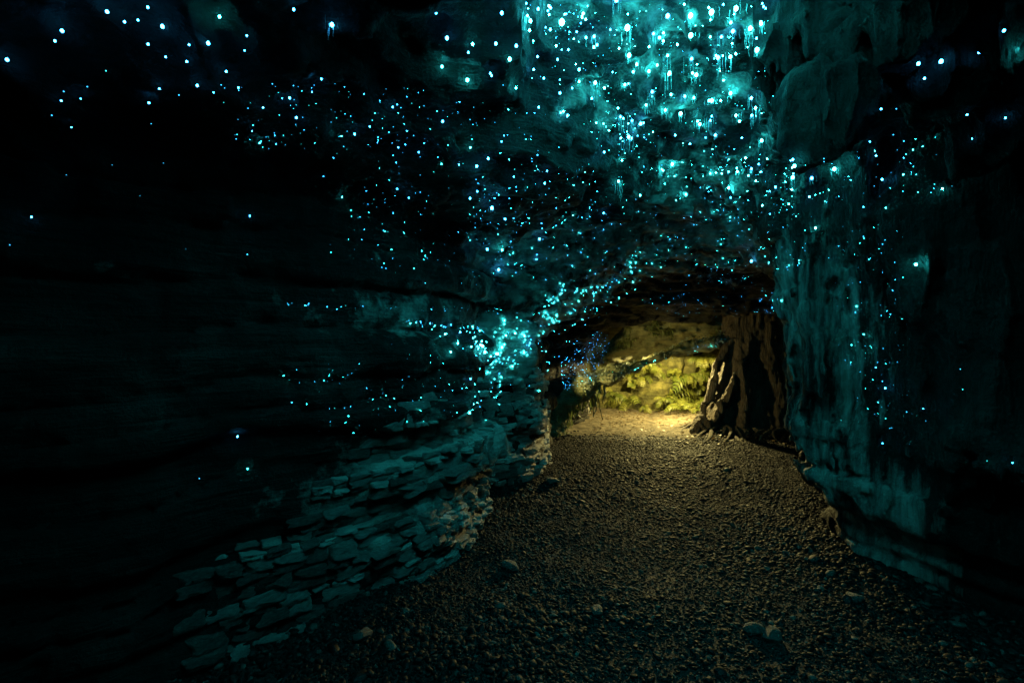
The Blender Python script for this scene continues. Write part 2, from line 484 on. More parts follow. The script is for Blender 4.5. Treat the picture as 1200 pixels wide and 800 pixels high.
GLOW_WASH = np.maximum.reduce([  # pale tone painted where the glow should look brightest, dark rock elsewhere
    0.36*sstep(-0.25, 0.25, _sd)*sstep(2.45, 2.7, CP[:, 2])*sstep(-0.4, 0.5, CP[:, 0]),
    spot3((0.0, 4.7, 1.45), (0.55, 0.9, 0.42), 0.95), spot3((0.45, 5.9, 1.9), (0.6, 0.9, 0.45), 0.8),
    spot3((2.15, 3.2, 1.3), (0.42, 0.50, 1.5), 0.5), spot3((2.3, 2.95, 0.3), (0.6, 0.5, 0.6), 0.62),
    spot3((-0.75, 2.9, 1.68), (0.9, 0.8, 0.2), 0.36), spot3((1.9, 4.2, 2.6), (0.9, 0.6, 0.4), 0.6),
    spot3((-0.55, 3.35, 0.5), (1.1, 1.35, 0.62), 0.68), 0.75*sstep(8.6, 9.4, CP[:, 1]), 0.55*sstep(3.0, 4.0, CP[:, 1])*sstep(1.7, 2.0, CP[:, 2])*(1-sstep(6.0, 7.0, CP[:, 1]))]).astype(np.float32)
for k, (nm, lab, cat) in enumerate([('cave_wall_left', 'dark layered limestone wall on the side of the stacked stones', 'cave wall'),
                          ('cave_wall_right', 'dark fluted flowstone wall on the side of the tree', 'cave wall'),
                          ('cave_ceiling', 'dark layered rock ceiling dotted with glowworms', 'cave ceiling'),
                          ('cave_wall_back', 'yellow lit rock wall behind the ferns', 'cave wall')]):
    q = CQ[cls == k]
    used, inv = np.unique(q.ravel(), return_inverse=True)
    me = np_mesh(nm, CP[used], inv.reshape(-1, 4))
    at_ = me.attributes.new('glow_wash', 'FLOAT', 'POINT'); at_.data.foreach_set('value', GLOW_WASH[used])
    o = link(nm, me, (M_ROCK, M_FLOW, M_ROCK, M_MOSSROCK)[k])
    tag(o, lab, None, None, 'structure')
    if k == 0: WALL_L = o
BVH = BVHTree.FromPolygons([tuple(v) for v in CP.tolist()], [tuple(q) for q in CQ.tolist()])

# ------------------------------------------------------------------ the ground
def floor_z(x, y):
    x = np.asarray(x, float); y = np.asarray(y, float)
    l = x - np.interp(y, YL, XL); r = np.interp(y, YR, XR) - x
    e = np.minimum(l, r)
    z = 0.05*vnoise(x*0.9, y*0.9, 1.5) + 0.022*vnoise(x*2.7, y*2.7, 4.5) + 0.10*np.clip(0.45-e, 0, 0.8)
    z = z + 0.10*sstep(6.2, 7.6, y)*sstep(2.6, 3.6, x)
    return z - 0.03
fx = np.arange(-3.7, 6.3, 0.06); fy = np.arange(-2.1, 10.9, 0.06)
FX, FY = np.meshgrid(fx, fy, indexing='ij')
FZ = floor_z(FX, FY)
nx, ny = FX.shape
ia = (np.arange(nx-1)[:, None]*ny + np.arange(ny-1)[None]).ravel()
ground = link('ground', np_mesh('ground', np.stack([FX.ravel(), FY.ravel(), FZ.ravel()], 1), np.stack([ia, ia+ny, ia+ny+1, ia+1], 1)), M_SOIL)
tag(ground, 'dark soil floor of the cave under the gravel', None, None, 'structure')

# pale trodden dirt beyond the gravel
dx = np.arange(0.9, 5.6, 0.05); dy_ = np.arange(6.7, 10.5, 0.05)
DX, DY = np.meshgrid(dx, dy_, indexing='ij')
edge = sstep(6.9, 7.5, DY + 0.25*vnoise(DX*2.2, DY*2.2, 6.6))
DZ = floor_z(DX, DY) - 0.03 + 0.045*edge + 0.012*vnoise(DX*9, DY*9, 2.0) + 0.008*vnoise(DX*21, DY*21, 5.0)
nx, ny = DX.shape
ia = (np.arange(nx-1)[:, None]*ny + np.arange(ny-1)[None]).ravel()
tag(link('dirt_floor', np_mesh('dirt_floor', np.stack([DX.ravel(), DY.ravel(), DZ.ravel()], 1), np.stack([ia, ia+ny, ia+ny+1, ia+1], 1)), M_DIRT),
    'pale trodden dirt floor of the side chamber', None, None, 'structure')

# ------------------------------------------------------------------ stones
def stone_variant(name, seed, mat, n=3, box=0.55, amp=0.16, chip=(0.62, 0.95)):
    g = np.random.default_rng(seed)
    bm = bmesh.new()
    bmesh.ops.create_icosphere(bm, subdivisions=n, radius=1.0)
    o = g.uniform(0, 40, 3)
    P = np.array([v.co[:] for v in bm.verts])
    mxn = np.abs(P).max(1, keepdims=True)
    P = P*(1-box) + (P/mxn)*box*0.86
    # a few chipped faces
    for _ in range(7):
        nrm = g.normal(size=3); nrm /= np.linalg.norm(nrm)
        c = g.uniform(*chip)
        dd = P @ nrm - c
        P = P - np.clip(dd, 0, None)[:, None]*nrm*0.92
    f = vnoise(P[:, 0]*1.6+o[0], P[:, 1]*1.6+o[1], P[:, 2]*1.6+o[2]) + 0.5*vnoise(P[:, 0]*4+o[1], P[:, 1]*4+o[2], P[:, 2]*4+o[0])
    P = P*(1 + amp*f)[:, None]
    for v, p in zip(bm.verts, P): v.co = p
    me = bpy.data.meshes.new(name); bm.to_mesh(me); bm.free()
    me.polygons.foreach_set('use_smooth', np.ones(len(me.polygons), bool))
    me.materials.append(mat)
    return me
STV = [stone_variant('stone', 100+i, M_STONE, 4, 0.92, 0.12, (0.74, 1.15)) for i in range(18)]

M_SHADESTONE = rock_mat('shaded_block', (0.10, 0.098, 0.09), (0.22, 0.215, 0.20), (0.38, 0.37, 0.34), scale=2.0, strata=1.2, bump=1.0, spec=0.3)  # darker copy of the block rock, paints the fade into shade
STV += [stone_variant('stone', 100+i, M_SHADESTONE, 4, 0.92, 0.12, (0.74, 1.15)) for i in range(18)]
def wall_frame(y):
    s = np.interp(y, YL, SLOPE_L); s = float(np.clip(s, -0.4, 1.3))
    t = Vector((s, 1, 0)).normalized()
    return t, Vector((t.y, -t.x, 0))            # along, out of the wall
arc = [(float(np.interp(y, YL, XL)), y) for y in np.arange(2.08, 6.2, 0.01)]
cum = np.concatenate([[0], np.cumsum([math.dist(a, b) for a, b in zip(arc[:-1], arc[1:])])])
g = random.Random(3)
n_st = 0
placed = []
seg0 = 0.0
while seg0 < cum[-1] - 0.1:
    seg1 = min(cum[-1], seg0 + g.uniform(0.35, 0.85))
    z = g.uniform(-0.05, 0.0); row = 0
    while z < 1.15:
        h = g.choice([0.03, 0.035, 0.045, 0.05, 0.06, 0.08])
        s = seg0 + g.uniform(-0.05, 0.05)
        while s < seg1:
            wdt = g.uniform(0.8, 2.6)*h + 0.06
            i = min(np.searchsorted(cum, s + wdt/2), len(arc)-1)
            ax, ay = arc[i]
            top = 0.45 + 0.66*min(1, max(0, (ay-2.1)/0.9)) + 0.1*math.sin(ay*5)
            if z + h/2 < top + g.uniform(-0.14, 0.1) and g.random() > 0.05:
                t, nrm = wall_frame(ay)
                zz = z + h/2 + 0.03*math.sin(ay*1.7) + 0.02
                o0 = Vector((ax, ay, zz)) + nrm*0.7
                hit = BVH.ray_cast(o0, -nrm, 1.6)
                if hit[0] is not None:
                    off = max(-0.10, min(0.10, (hit[0] - Vector((ax, ay, zz))).dot(nrm)))
                    dep = g.uniform(0.07, 0.11)
                    p = Vector((ax, ay, zz)) + nrm*(off - dep*0.5 + g.uniform(-0.03, 0.03))
                    R = Matrix((t, nrm, Vector((0, 0, 1)))).transposed().to_4x4()
                    M = Matrix.Translation(p) @ R @ Euler((g.uniform(-.10, .10), g.uniform(-.06, .06), g.uniform(-.18, .18))).to_matrix().to_4x4() @ Matrix.Diagonal((wdt*0.55*g.choice((1, -1)), dep, h*0.58, 1))
                    placed.append((wdt*h/(p-CAM).length_squared, M, g.randrange(18) + (18 if g.random() < 0.10 + 0.70*min(1, max(0, (2.7-ay)/0.6)) else 0)))  # shaded copies grow more frequent towards the near end
                    n_st += 1
            s += wdt*0.97
        z += h*0.97; row += 1
    seg0 = seg1
placed.sort(key=lambda q: -q[0])
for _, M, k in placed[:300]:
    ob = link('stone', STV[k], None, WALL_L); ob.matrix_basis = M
if len(placed) > 300:
    geo_ = []
    for _, M, k in placed[300:]:
        src = np.empty(len(STV[k].vertices)*3, np.float32); STV[k].vertices.foreach_get('co', src)
        mm = np.array(M); geo_.append((src.reshape(-1, 3) @ mm[:3, :3].T + mm[:3, 3], np.array([list(f.vertices) for f in STV[k].polygons])))
    vv, ff = join(geo_)
    me = np_mesh('small_stones', vv, ff); me.materials.append(M_STONE); me.materials.append(M_SHADESTONE)
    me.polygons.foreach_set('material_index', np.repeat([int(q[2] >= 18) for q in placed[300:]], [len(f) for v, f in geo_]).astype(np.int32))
    tag(link('small_stones', me, None, WALL_L), None, None, None, 'stuff')
print('stones', len(placed))

# ------------------------------------------------------------------ gravel: geometry nodes, many thousand pebbles
pebcol = bpy.data.collections.new('pebble_shapes')
for i in range(8):
    me = stone_variant('pebble_shape', 300+i, M_PEB, 2, 0.25, 0.16)
    pebcol.objects.link(bpy.data.objects.new('pebble_shape', me))
def gravel():
    pts, sc, rt = [], [], []
    def scatter(n, y0, y1, s0, s1, lift):
        y = rng.uniform(y0, y1, n); xl = np.interp(y, YL, XL) - 0.12; xr = np.interp(y, YR, XR) + 0.15
        x = xl + (xr-xl)*rng.random(n)
        s = s0*np.exp(rng.normal(0, 0.5, n)); s = np.clip(s, s0*0.4, s1)
        s = s*(0.95 + 0.45*vnoise(x*1.3, y*1.3, 7.7) + 0.25*vnoise(x*3.1, y*3.1, 1.7))
        zz = floor_z(x, y) + s*lift
        pts.append(np.stack([x, y, zz], 1)); sc.append(np.stack([s, s*rng.uniform(0.6, 1, n), s*rng.uniform(0.35, 0.7, n)], 1))
        rt.append(np.stack([rng.normal(0, 0.3, n), rng.normal(0, 0.3, n), rng.uniform(0, 6.28, n)], 1))
    scatter(66000, 1.2, 4.0, 0.0078, 0.026, 0.25)
    scatter(74000, 4.0, 7.1, 0.0074, 0.024, 0.25)
    scatter(1500, 7.2, 9.8, 0.010, 0.022, 0.1)
    scatter(2500, 6.8, 7.7, 0.011, 0.026, 0.2)
    scatter(4000, -1.0, 1.2, 0.016, 0.034, 0.25)
    scatter(900, 1.6, 7.0, 0.020, 0.042, 0.1)
    P = np.concatenate(pts); S = np.concatenate(sc); R = np.concatenate(rt)
    me = bpy.data.meshes.new('gravel')
    me.vertices.add(len(P)); me.vertices.foreach_set('co', P.astype(np.float32).ravel())
    for nm, arr in (('scl', S), ('rot', R)):
        a = me.attributes.new(nm, 'FLOAT_VECTOR', 'POINT'); a.data.foreach_set('vector', arr.astype(np.float32).ravel())
    me.update()
    o = link('gravel', me)
    ng = bpy.data.node_groups.new('gravel_nodes', 'GeometryNodeTree')
    ng.interface.new_socket('Geometry', in_out='INPUT', socket_type='NodeSocketGeometry')
    ng.interface.new_socket('Geometry', in_out='OUTPUT', socket_type='NodeSocketGeometry')
    N = ng.nodes; L = ng.links
    gi = N.new('NodeGroupInput'); go = N.new('NodeGroupOutput')
    ip = N.new('GeometryNodeInstanceOnPoints'); ci = N.new('GeometryNodeCollectionInfo')
    ci.inputs['Collection'].default_value = pebcol; ci.inputs['Separate Children'].default_value = True
    ci.inputs['Reset Children'].default_value = True
    ip.inputs['Pick Instance'].default_value = True
    def attr(nm):
        a = N.new('GeometryNodeInputNamedAttribute'); a.data_type = 'FLOAT_VECTOR'; a.inputs[0].default_value = nm
        return a.outputs[0]
    e2r = N.new('FunctionNodeEulerToRotation')
    L.new(attr('rot'), e2r.inputs[0])
    L.new(gi.outputs[0], ip.inputs['Points']); L.new(ci.outputs[0], ip.inputs['Instance'])
    L.new(e2r.outputs[0], ip.inputs['Rotation']); L.new(attr('scl'), ip.inputs['Scale'])
    L.new(ip.outputs[0], go.inputs[0])
    md = o.modifiers.new('gravel', 'NODES'); md.node_group = ng
    tag(o, 'loose dark wet gravel covering the cave path', 'gravel', None, 'stuff')
gravel()

def px_ray(px, py):
    return Vector(((px-600)/FOC, 1.0, (400-py)/FOC))
def at(px, py, Y):
    return CAM + px_ray(px, py)*Y
def on_floor(px, py):
    r = px_ray(px, py); t = -CAM.z/r.z
    p = CAM + r*t
    return Vector((p.x, p.y, float(floor_z(p.x, p.y))))

# larger loose stones lying on the gravel
M_LOOSE = rock_mat('loose_stone_rock', (0.05, 0.05, 0.045), (0.10, 0.098, 0.09), (0.17, 0.165, 0.15), scale=3.0)
LST = [stone_variant('loose_stone', 500+i, M_LOOSE, 3, 0.3, 0.16) for i in range(6)]
for i, (px, py, s, lab) in enumerate([
        (884, 741, 0.042, 'pale teal lit loose stone on the gravel touching a longer stone'),
        (905, 749, 0.046, 'longer pale stone on the gravel touching a rounder one'),
        (700, 716, 0.036, 'lone rounded stone among the gravel of the open path'),
        (565, 610, 0.05, 'flat loose stone at the foot of the stacked wall corner'),
        (598, 660, 0.05, 'flat pale stone on the gravel below the stacked wall'),
        (648, 566, 0.06, 'rounded stone at the gravel edge by the mossy ledge'),
        (425, 742, 0.042, 'small stone on the gravel below the darkest stacked stones'),
        (1000, 700, 0.04, 'dark stone on the gravel beside the fluted wall')]):
    p = on_floor(px, py)
    o = link('loose_stone', LST[i % 6]); o.location = p + Vector((0, 0, s*0.45))
    o.scale = (s*1.35, s*0.9, s*0.62); o.rotation_euler = (0.1, -0.12, 0.7*i)
    tag(o, lab, 'stone', 'loose stones on the gravel')

# ------------------------------------------------------------------ hanging rocks over the right of the passage
EXTRA = []      # other rock surfaces that glowworms sit on
def hanging_rock(name, label, lumps, seed, h=0.02, rid=0.03):
    """lumps: (centre, radii) ellipsoids melted together"""
    cs = [np.array(c) for c, r in lumps]; rs = [np.array(r) for c, r in lumps]
    lo = np.min([c-r*1.25 for c, r in zip(cs, rs)], 0); hi = np.max([c+r*1.25 for c, r in zip(cs, rs)], 0)
    base = Vector(((lo[0]+hi[0])/2, (lo[1]+hi[1])/2, hi[2]))
    def fn(x, y, z):
        d = None
        for c, r in zip(cs, rs):
            q = np.sqrt(((x-c[0])/r[0])**2 + ((y-c[1])/r[1])**2 + ((z-c[2])/r[2])**2)
            e = (1-q)*min(r)
            d = e if d is None else smax(d, e, 0.05)
        a = np.arctan2(y-cs[0][1], x-cs[0][0])
        d = d + 4.0*rid*(0.5-np.abs(vnoise(x*11+seed, y*13, z*3.0 + 0.6*vnoise(x*4, y*4, z*6)))) + 0.02*vnoise(x*9, y*9+seed, z*12) + 0.035*vnoise(x*3.5, y*3.5+seed, z*3.5)
        d = d + 0.014*(0.5-np.abs(vnoise(x*20+seed, y*20, z*5)))
        return d
    P, Q = blob(fn, lo, hi, h, 0.004, 30)
    P = P - np.array(base[:])
    o = link(name, np_mesh(name, P, Q), M_DARKROCK)
    o.location = base
    EXTRA.append((BVHTree.FromPolygons(P.tolist(), Q.tolist()), base))
    tag(o, label, 'hanging rock', 'rock pendants under the ceiling')
    return o
def A(px, py, Y): return tuple(at(px, py, Y))
hanging_rock('hanging_rock', 'bulbous ribbed rock pendant beside the brightest glowworm ceiling',
             [(A(964, 128, 1.95), (0.145, 0.15, 0.165)), (A(955, 158, 1.95), (0.10, 0.11, 0.10)), (A(985, 95, 2.0), (0.125, 0.13, 0.13)), (A(985, 30, 2.1), (0.15, 0.16, 0.25)), (A(990, -60, 2.2), (0.26, 0.2, 0.3))], 3, 0.016)
hanging_rock('hanging_rock', 'draped rock curtain hanging above the bulbous pendant',
             [(A(1020, 20, 1.9), (0.10, 0.2, 0.22)), (A(950, 0, 2.05), (0.10, 0.2, 0.22)), (A(1000, -70, 2.0), (0.30, 0.25, 0.25))], 21, 0.018, 0.05)
hanging_rock('hanging_rock', 'knobbly dark rock pendant carrying three blue lights',
             [(A(1095, 98, 1.9), (0.16, 0.15, 0.12)), (A(1110, 40, 1.95), (0.22, 0.18, 0.18)), (A(1085, -40, 2.0), (0.28, 0.2, 0.28))], 37, 0.018)
hanging_rock('hanging_rock', 'dark rock lump hanging against the fluted wall',
             [(A(1175, 110, 2.0), (0.15, 0.17, 0.22)), (A(1185, 20, 2.0), (0.22, 0.2, 0.3)), (A(1150, 170, 2.1), (0.09, 0.1, 0.1))], 51, 0.018)

# ------------------------------------------------------------------ the tree at the far end
def tree():
    Y0 = 7.95
    base = at(893, 500, Y0); base.z = float(floor_z(base.x, base.y))
    t = empty('tree', base)
    tag(t, 'old tree with fluted trunk and gnarled roots beside the yellow light', 'tree')
    g = np.random.default_rng(8)
    chains = []
    def stem(pts, r):
        p = spline(pts, 9); rr = np.interp(np.linspace(0, 1, 9), np.linspace(0, 1, len(r)), r)
        chains.append((p, rr))
    W = lambda px, py, Y=Y0: np.array(at(px, py, Y))
    # left stem: ribs that flare out at the foot
    for dx, w in ((-24, 0.13), (-14, 0.14), (-4, 0.15), (5, 0.13)):
        foot = -64 if dx < -20 else dx*2.0 - 10
        stem([W(884+dx*0.7, 330), W(882+dx*0.8, 380), W(880+dx, 430, Y0-0.1), W(880+dx*1.3+foot*0.12, 470, Y0-0.22), W(880+dx*0.6+foot*0.55, 505, Y0-0.4)], [0.20, 0.19, 0.15, 0.10, 0.10])
    # right stem, leaning away, with the dark hollow between
    for dx, yy in ((-6, 0.25), (8, 0.15), (20, 0.1)):
        stem([W(912+dx*0.6, 330, Y0+yy), W(918+dx*0.7, 390, Y0+yy), W(928+dx, 440, Y0+yy), W(934+dx*1.5, 480, Y0+yy-0.2), W(940+dx*2, 510, Y0+yy-0.45)], [0.18, 0.16, 0.13, 0.12, 0.14])
    stem([W(893, 320, Y0+0.45), W(900, 400, Y0+0.5), W(905, 470, Y0+0.4), W(905, 515, Y0+0.2)], [0.3, 0.32, 0.38, 0.45])
    stem([W(893, 452, Y0-0.1), W(905, 475, Y0-0.2), W(925, 490, Y0-0.3), W(950, 508, Y0-0.5)], [0.10, 0.13, 0.12, 0.1])
    stem([W(880, 325, Y0+0.2), W(876, 390, Y0+0.2), W(872, 450, Y0+0.12), W(866, 512, Y0+0.05)], [0.28, 0.31, 0.38, 0.48])
    gs = random.Random(31)
    for i in range(15):      # thin root strands that wind down the bark
        p0 = gs.uniform(858, 930); p2 = p0 + (p0-893)*0.35 + gs.uniform(-14, 10); yf = Y0 - 0.22 - 0.15*gs.random()
        stem([W(p0, 335, Y0-0.12), W(p0+gs.uniform(-6, 6), 385, Y0-0.16), W((p0+p2)/2+gs.uniform(-9, 9), 430, yf), W(p2+gs.uniform(-7, 7), 468, yf-0.08), W(p2+(p2-893)*0.3+gs.uniform(-8, 8), 506, yf-0.25)],
             [0.05, 0.045, 0.04, 0.045, 0.055])
    lo = np.min([p.min(0) for p, r in chains], 0) - 0.5; hi = np.max([p.max(0) for p, r in chains], 0) + 0.4
    lo[2] = -0.15; hi[2] = 2.85
    def fn(x, y, z):
        wx = x + 0.03*vnoise(x*4, y*4, z*1.5); wy = y + 0.03*vnoise(x*4+5, y*4, z*1.5)
        d = np.full(x.shape, -9.0, np.float32)
        for p, r in chains:
            c = np.full(x.shape, -9.0, np.float32)
            for a, b, ra, rb in zip(p[:-1], p[1:], r[:-1], r[1:]):
                e = b-a
                s = np.clip(((wx-a[0])*e[0] + (wy-a[1])*e[1] + (z-a[2])*e[2])/(e@e), 0, 1)
                q = (ra+(rb-ra)*s) - np.sqrt((wx-a[0]-s*e[0])**2 + (wy-a[1]-s*e[1])**2 + (z-a[2]-s*e[2])**2)
                c = np.maximum(c, q)
            d = smax(d, c, 0.10)
        return d + 0.055*(0.5-np.abs(vnoise(x*8, y*8, z*0.9))) + 0.04*(0.5-np.abs(vnoise(x*21, y*21, z*3.2))) + 0.012*vnoise(x*14, y*14, z*9)
    P, Q = blob(fn, lo, hi, 0.026, 0.004, 25)
    link('trunk', np_mesh('trunk', P - np.array(base[:]), Q), M_BARK, t)
    # surface roots
    gg = random.Random(5)
    for i in range(34):
        px0 = gg.uniform(838, 935); px1 = px0 + gg.uniform(-75, -5) if i % 3 else px0 + gg.uniform(-15, 40)
        a = on_floor(px0, gg.uniform(492, 502)); b = on_floor(max(778, px1), gg.uniform(503, 524))
        pts = []
        for k in range(6):
            f = k/5
            p = a.lerp(b, f) + Vector((gg.uniform(-.13, .13), gg.uniform(-.16, .16), 0))*(0 if k == 0 else 1)
            r_here = 0.075*(1-f) + 0.02
            pts.append((p.x, p.y, float(floor_z(p.x, p.y)) + (0.15*(1-f)**2 + r_here*gg.uniform(-0.5, 0.4) if k < 5 else -0.05)))
        n = 26
        V, Qd = tube(spline(pts, n), np.linspace(gg.uniform(0.04, 0.085), 0.012, n), 10, 0.5, 8)
        link('root', np_mesh('root', V - np.array(base[:]), Qd), M_ROOT, t)
    return t
tree()

# ------------------------------------------------------------------ leaning slab, mossy log, leaves
def tuft_quads(P, N, seed, length, width, droop=0.5):
    """small blades growing from points P along N: two quads each"""
    g = np.random.default_rng(seed); n = len(P)
    L = length*g.uniform(0.5, 1.3, n)[:, None]; w = width*g.uniform(0.6, 1.3, n)[:, None]
    d = N + g.normal(0, 0.6, (n, 3)); d /= np.linalg.norm(d, axis=1, keepdims=True)
    s = np.cross(d, g.normal(size=(n, 3))); s /= np.linalg.norm(s, axis=1, keepdims=True)
    m = P + d*L*0.55; e = P + d*L*0.9 + np.array([0, 0, -1])*L*droop
    V = np.stack([P-s*w*0.3, P+s*w*0.3, m+s*w*0.5, m-s*w*0.5, e+s*w*0.1, e-s*w*0.1], 1).reshape(-1, 3)
    k = (np.arange(n)*6)[:, None]
    Q = np.concatenate([k+np.array([[0, 1, 2, 3]]), k+np.array([[3, 2, 4, 5]])])
    return V, Q

def slab():
    Yc = 8.15
    pts = [(712, 428, 7.0), (738, 376, 7.1), (752, 366, 7.3), (800, 371, 7.5), (862, 384, 7.7), (862, 397, 7.6), (800, 414, 7.3), (745, 426, 7.0)]
    base = at(740, 426, Yc)
    # prism in the picture's upright plane, 0.9 m deep, eaten by noise
    poly = np.array([((px-600)/FOC*8.15, 1.5+(400-py)/FOC*8.15) for px, py, _ in pts])
    def fn(x, y, z):
        sd = poly_sd(np.asarray(x, float), np.asarray(z, float), poly)
        yy = 8.42 + 0.05*(x-2.6) - 0.75*(z-1.7)
        d = -smax(-sd, -(0.26-np.abs(y-yy)), 0.12)
        return d + 0.10*vnoise(x*2.6, y*3, z*3) + 0.05*vnoise(x*7, y*7, z*9) + 0.07*(0.5-np.abs(vnoise((x+2.5*z)*2.2, y*3, (z-0.3*x)*11)))
    P, Q = blob(fn, (1.4, 7.4, 0.9), (4.2, 9.3, 2.3), 0.026, 0.006, 22)
    t = link('leaning_slab', np_mesh('leaning_slab', P-np.array(base[:]), Q), M_SLAB)
    t.location = base
    EXTRA.append((BVHTree.FromPolygons((P-np.array(base[:])).tolist(), Q.tolist()), base))
    tag(t, 'wedge shaped mossy rock slab leaning over the yellow lit opening', 'rock slab')
    N = vert_normals(P, Q)
    g = np.random.default_rng(4)
    ok = np.nonzero((N[:, 2] > 0.35) | (N[:, 0] < -0.45) | (vnoise(P[:, 0]*2.5, P[:, 1]*2.5, P[:, 2]*6+3) > 0.25))[0]
    ok = ok[vnoise(P[ok, 0]*4, P[ok, 1]*4, P[ok, 2]*4) > -0.1]
    s = g.choice(ok, min(len(ok), 2600), replace=False)
    V, T = tuft_quads(P[s]-np.array(base[:]), N[s], 6, 0.05, 0.022)
    tag(link('moss', np_mesh('moss', V, T), M_MOSS, t), None, None, None, 'stuff')
slab()

def mossy_ledge():
    key = [(640, 515, 7.55), (652, 490, 7.6), (670, 464, 7.65), (700, 446, 7.7), (740, 431, 7.78), (790, 414, 7.85), (835, 402, 7.9), (880, 390, 8.0)]
    path = spline([at(*k) for k in key], 60)
    rad = np.interp(np.linspace(0, 1, 60), np.linspace(0, 1, 8), [0.24, 0.20, 0.17, 0.13, 0.10, 0.085, 0.08, 0.09])
    base = Vector(path[0]); base.z = float(floor_z(base.x, base.y))
    t = empty('mossy_ledge', base)
    tag(t, 'sloping mossy rock ledge arching from the gravel up to the tree', 'rock ledge')
    B = np.array(base[:])
    def fn(x, y, z):
        d = np.full(x.shape, -9.0, np.float32)
        for a, b, ra, rb in zip(path[:-1:3], path[3::3], rad[:-1:3], rad[3::3]):
            e = b-a
            s_ = np.clip(((x-a[0])*e[0] + (y-a[1])*e[1] + (z-a[2])*e[2])/(e@e), 0, 1)
            q = (ra+(rb-ra)*s_) - np.sqrt((x-a[0]-s_*e[0])**2 + 0.5*(y-a[1]-s_*e[1])**2 + (z-a[2]-s_*e[2])**2)
            d = np.maximum(d, q)
        return d + 0.07*vnoise(x*3.5, y*3.5, z*3.5) + 0.045*vnoise(x*8, y*8, z*8) + 0.03*(0.5-np.abs(vnoise(x*13, y*13, z*7)))
    lo = path.min(0) - 0.35; hi = path.max(0) + 0.35; lo[2] = -0.1
    V, Q = blob(fn, lo, hi, 0.022, 0.004, 30)
    N = vert_normals(V, Q)
    link('ledge_rock', np_mesh('ledge_rock', V-B, Q), M_MOSSLOG, t)
    EXTRA.append((BVHTree.FromPolygons((V-B).tolist(), Q.tolist()), base))
    g = np.random.default_rng(14)
    def sample(n, test):
        i = np.nonzero(test)[0]; i = g.choice(i, n)
        P = V[i] + g.normal(0, 0.02, (n, 3)); return P, N[i]
    P, n = sample(1300, (N[:, 2] > 0.1) & (vnoise(V[:, 0]*5, V[:, 1]*5, V[:, 2]*5) > -0.1))
    a, b = tuft_quads(P-B, n, 5, 0.042, 0.02)
    tag(link('moss', np_mesh('moss', a, b), M_MOSS, t), None, None, None, 'stuff')
    P, n = sample(1300, (N[:, 2] > 0.05) & (V[:, 0] > 1.1) & (vnoise(V[:, 0]*6, V[:, 1]*6+4, V[:, 2]*6) > 0.0))
    a, b = tuft_quads(P-B, n, 8, 0.05, 0.022)
    tag(link('lichen', np_mesh('lichen', a, b), M_PALE, t), None, None, None, 'stuff')
    # curtains of hanging moss under the low end
    low = np.nonzero((V[:, 0] < 1.5) & (N[:, 2] < 0.1))[0]
    i = g.choice(low, 260); Pm = V[i] + g.normal(0, 0.03, (260, 3))
    ln = np.minimum(g.uniform(0.06, 0.22, 260), Pm[:, 2])
    w = g.uniform(0.008, 0.020, 260); ang = g.uniform(0, 3.14, 260)
    sd_ = np.stack([np.cos(ang)*w, np.sin(ang)*w, 0*w], 1)
    j1 = g.normal(0, 0.02, (260, 3)); j2 = g.normal(0, 0.035, (260, 3)); j1[:, 2] = 0; j2[:, 2] = 0
    dn = np.stack([0*ln, 0*ln, -ln], 1)
    Vm = np.stack([Pm-sd_*0.5, Pm+sd_*0.5, Pm+sd_+j1+dn*0.5, Pm-sd_+j1+dn*0.5, Pm+sd_*0.3+j2+dn, Pm-sd_*0.3+j2+dn], 1).reshape(-1, 3)
    k6 = (np.arange(260)*6)[:, None]
    Qm = np.concatenate([k6+np.array([[0, 1, 2, 3]]), k6+np.array([[3, 2, 4, 5]])])
    tag(link('hanging_moss', np_mesh('hanging_moss', Vm-B, Qm), M_MOSS, t), None, None, None, 'stuff')
    # roots and stalks that hang from the low end to the ground
    gg = random.Random(9)
    for i in range(26):
        f = gg.uniform(0.02, 0.46); k = int(f*59)
        p = Vector(path[k]) + Vector((gg.uniform(-.12, .12), -rad[k]*gg.uniform(0.6, 1.05), -rad[k]*gg.uniform(-0.4, 0.5)))
        ln = min(p.z + 0.02, gg.uniform(0.14, 0.55))
        pts = [tuple(p)]
        for q in range(1, 5):
            pts.append((p.x + gg.uniform(-.05, .05), p.y - 0.03*q*gg.uniform(-0.4, 1), p.z - ln*q/4))
        V2, Q2 = tube(spline(pts, 16), np.linspace(gg.uniform(0.012, 0.028), 0.007, 16), 7, 0.3, 20)
        link('hanging_root', np_mesh('hanging_root', V2-B, Q2), M_MOSSLOG, t)
mossy_ledge()

